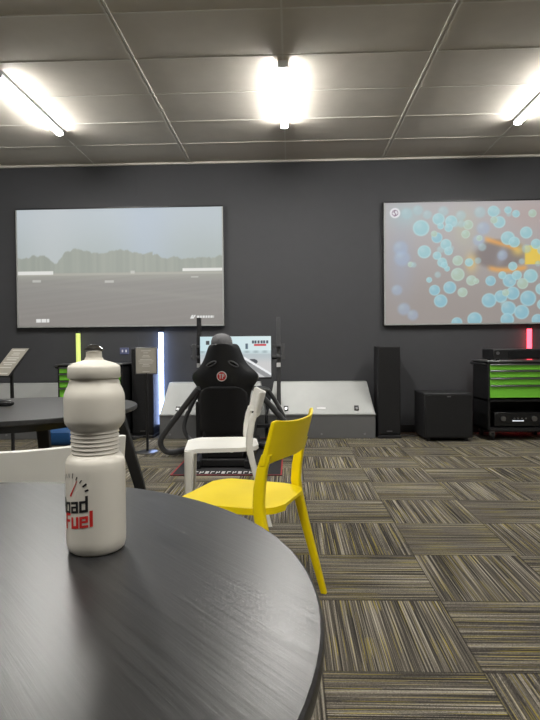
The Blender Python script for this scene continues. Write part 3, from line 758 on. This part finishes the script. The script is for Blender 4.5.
for o_ in (mo,): o_.location.z -= .012
# ------------------------------------------------------------------ the driver
pr = thing('person', 'person sitting in the racing seat, grey cap showing above its top', 'person', (-.64, 5.25, .0))
PO = Vector((-.64, 5.25, 0))
def skin(name, m, verts, edges, radii, sub=2, parent=pr, root=0):
    me = bpy.data.meshes.new(name); me.from_pydata([Vector(v)-PO for v in verts], edges, []); me.materials.append(M[m])
    o = bpy.data.objects.new(name, me); C.objects.link(o); o.parent = parent
    k = o.modifiers.new('skin', 'SKIN'); k.use_smooth_shade = True
    for i, r in enumerate(radii):
        sv = me.skin_vertices[0].data[i]; sv.radius = r if isinstance(r, tuple) else (r, r); sv.use_root = (i == root)
    ss = o.modifiers.new('sub', 'SUBSURF'); ss.levels = sub; ss.render_levels = sub
    return o
px = -.635
V = [(px, 5.27, .40), (px, 5.24, .52), (px, 5.20, .66), (px, 5.185, .79), (px, 5.20, .90), (px, 5.235, .96)]; E = [(0,1),(1,2),(2,3),(3,4),(4,5)]; Rr = [.13, (.15, .11), (.155, .11), (.14, .10), .055, .052]
for s in (-1, 1):
    i = len(V); V += [(px+s*.17, 5.20, .80), (px+s*.21, 5.33, .64), (px+s*.165, 5.49, .73)]; E += [(3, i), (i, i+1), (i+1, i+2)]; Rr += [.055, .042, .028]
    i = len(V); V += [(px+s*.10, 5.30, .38), (px+s*.13, 5.62, .46), (px+s*.11, 5.90, .17), (px+s*.11, 5.95, .145)]; E += [(0, i), (i, i+1), (i+1, i+2), (i+2, i+3)]; Rr += [.085, .062, .042, .038]
skin('body', 'skin', V, E, Rr)
# clothes follow the same bones a little wider
Vs = V[:4]+[V[6], V[7], (V[7][0]*.4+V[8][0]*.6, V[7][1]*.4+V[8][1]*.6, V[7][2]*.4+V[8][2]*.6)]
i0 = 6+7
Vs = V[:4]+[V[6], V[7], tuple(V[7][k]*.5+V[8][k]*.5 for k in range(3)), V[13], V[14], tuple(V[14][k]*.5+V[15][k]*.5 for k in range(3))]
skin('shirt', 'shirt', Vs, [(0,1),(1,2),(2,3),(3,4),(4,5),(5,6),(3,7),(7,8),(8,9)], [.138, (.16, .12), (.165, .12), (.145, .108), .064, .052, .046, .064, .052, .046])
Vt = [V[0], V[9], V[10], V[11], V[16], V[17], V[18]]
skin('trousers', 'trousers', Vt, [(0,1),(1,2),(2,3),(0,4),(4,5),(5,6)], [.142, .095, .072, .052, .095, .072, .052])
for s in (-1, 1):
    mb = MB(PO); x = px+s*.11
    mb.rings([[(x-w, y, z0), (x+w, y, z0), (x+w, y, z1), (x-w, y, z1)] for y, z0, z1, w in ((5.86, .085, .15, .035), (5.93, .085, .17, .045), (6.0, .10, .16, .048))][:3]); mb.build('shoe', 'shoe', pr, bevel=.015, seg=3)
    # hand closed round the rim: palm and five fingers
    hx, hy, hz = px+s*.165, 5.49, .735
    rim = cw+tl@Vector((s*.15, 0, 0))
    p0 = Vector((hx, hy-.01, hz)); vs = [p0, rim+Vector((s*.022, -.03, .0))]; es = [(0, 1)]; rr = [.026, .03]
    for k in range(4):
        dz = .030-.020*k; i = len(vs)
        vs += [rim+Vector((s*.032, -.01, dz)), rim+Vector((s*.026, .024, dz)), rim+Vector((-s*.004, .031, dz)), rim+Vector((-s*.020, .014, dz))]
        es += [(1, i), (i, i+1), (i+1, i+2), (i+2, i+3)]; rr += [.010, .009, .0085, .0075]
    i = len(vs); vs += [rim+Vector((s*.004, -.034, .024)), rim+Vector((-s*.018, -.026, .040)), rim+Vector((-s*.026, -.014, .052))]; es += [(1, i), (i, i+1), (i+1, i+2)]; rr += [.012, .010, .009]
    skin('hand', 'skin', vs, es, rr, 1)
# head with face looking at the monitor (+y)
HC = Vector((-.640, 5.215, 1.037))
bm = bmesh.new(); bmesh.ops.create_uvsphere(bm, u_segments=32, v_segments=24, radius=1)
for v in bm.verts:
    x, y, z = v.co; jaw = max(0, -z)
    v.co = Vector((x*.078*(1-.32*jaw**1.5), y*.098*(1-.15*jaw), z*.118+.0*y)) + Vector((0, .015*jaw, 0))
    if y > .5 and abs(x) < .2 and -.35 < z < .1: v.co.y += .018*(1-abs(x)/.2)
bmesh.ops.translate(bm, verts=bm.verts, vec=HC-PO)
me = bpy.data.meshes.new('head'); bm.to_mesh(me); bm.free(); me.materials.append(M['skin']); me.polygons.foreach_set('use_smooth', [True]*len(me.polygons))
hd = bpy.data.objects.new('head', me); C.objects.link(hd); hd.parent = pr
for s in (-1, 1):
    MB(PO).lathe([(.001, -.009), (.007, -.006), (.010, 0), (.007, .006), (.001, .009)], HC+Vector((s*.03, .088, .0)), 16).build('eye', 'white', hd)
    mb = MB(PO); mb.rings([[HC+Vector((s*(.077+o_), -.005+.018*math.cos(a)*k, -.01+.03*math.sin(a)*k)) for a in [2*PI*q/14 for q in range(14)]] for k, o_ in ((.7, 0), (1, .008), (.8, .014))]); mb.build('ear', 'skin', hd)
MB(PO).box(HC+Vector((-.024, .083, -.062)), HC+Vector((.024, .092, -.054))).build('mouth', 'red', hd, bevel=.003)
mb = MB(PO); rs = []
for k, (rx, ry, z) in enumerate(((.095, .115, .005), (.100, .119, .02), (.0985, .117, .05), (.088, .105, .085), (.066, .080, .108), (.035, .042, .121), (.004, .005, .125))):
    rs.append([HC+Vector((rx*math.cos(2*PI*q/36), ry*math.sin(2*PI*q/36), z)) for q in range(36)])
mb.rings(rs); cp = mb.build('cap', 'cap', hd, ang=80)
mb = MB(PO); mb.rings([[HC+Vector((-.07+.14*q/10, .10+o_*(1-((q-5)/5)**2), .018-.12*o_+th)) for q in range(11)]+[HC+Vector((.07-.14*q/10, .095, .018+th)) for q in range(11)] for o_, th in ((.075, 0), (.075, .006))]); mb.build('cap_peak', 'cap', cp)

# ------------------------------------------------------------------ camera, world, view
cam = bpy.data.cameras.new('camera'); cam.sensor_fit = 'VERTICAL'; cam.sensor_height = 36; cam.lens = F/Hh*36; cam.clip_start = .02
co = bpy.data.objects.new('camera', cam); C.objects.link(co)
co.matrix_world = Matrix(((rt.x, up.x, -fw.x, EYE.x), (rt.y, up.y, -fw.y, EYE.y), (rt.z, up.z, -fw.z, EYE.z), (0, 0, 0, 1)))
bpy.context.scene.camera = co
w = bpy.data.worlds.new('world'); bpy.context.scene.world = w; w.use_nodes = True
w.node_tree.nodes['Background'].inputs[0].default_value = (.05, .05, .05, 1)
vs = bpy.context.scene.view_settings; vs.view_transform = 'Standard'; vs.look = 'None'; vs.gamma = 1; vs.use_curve_mapping = False; vs.exposure = 0
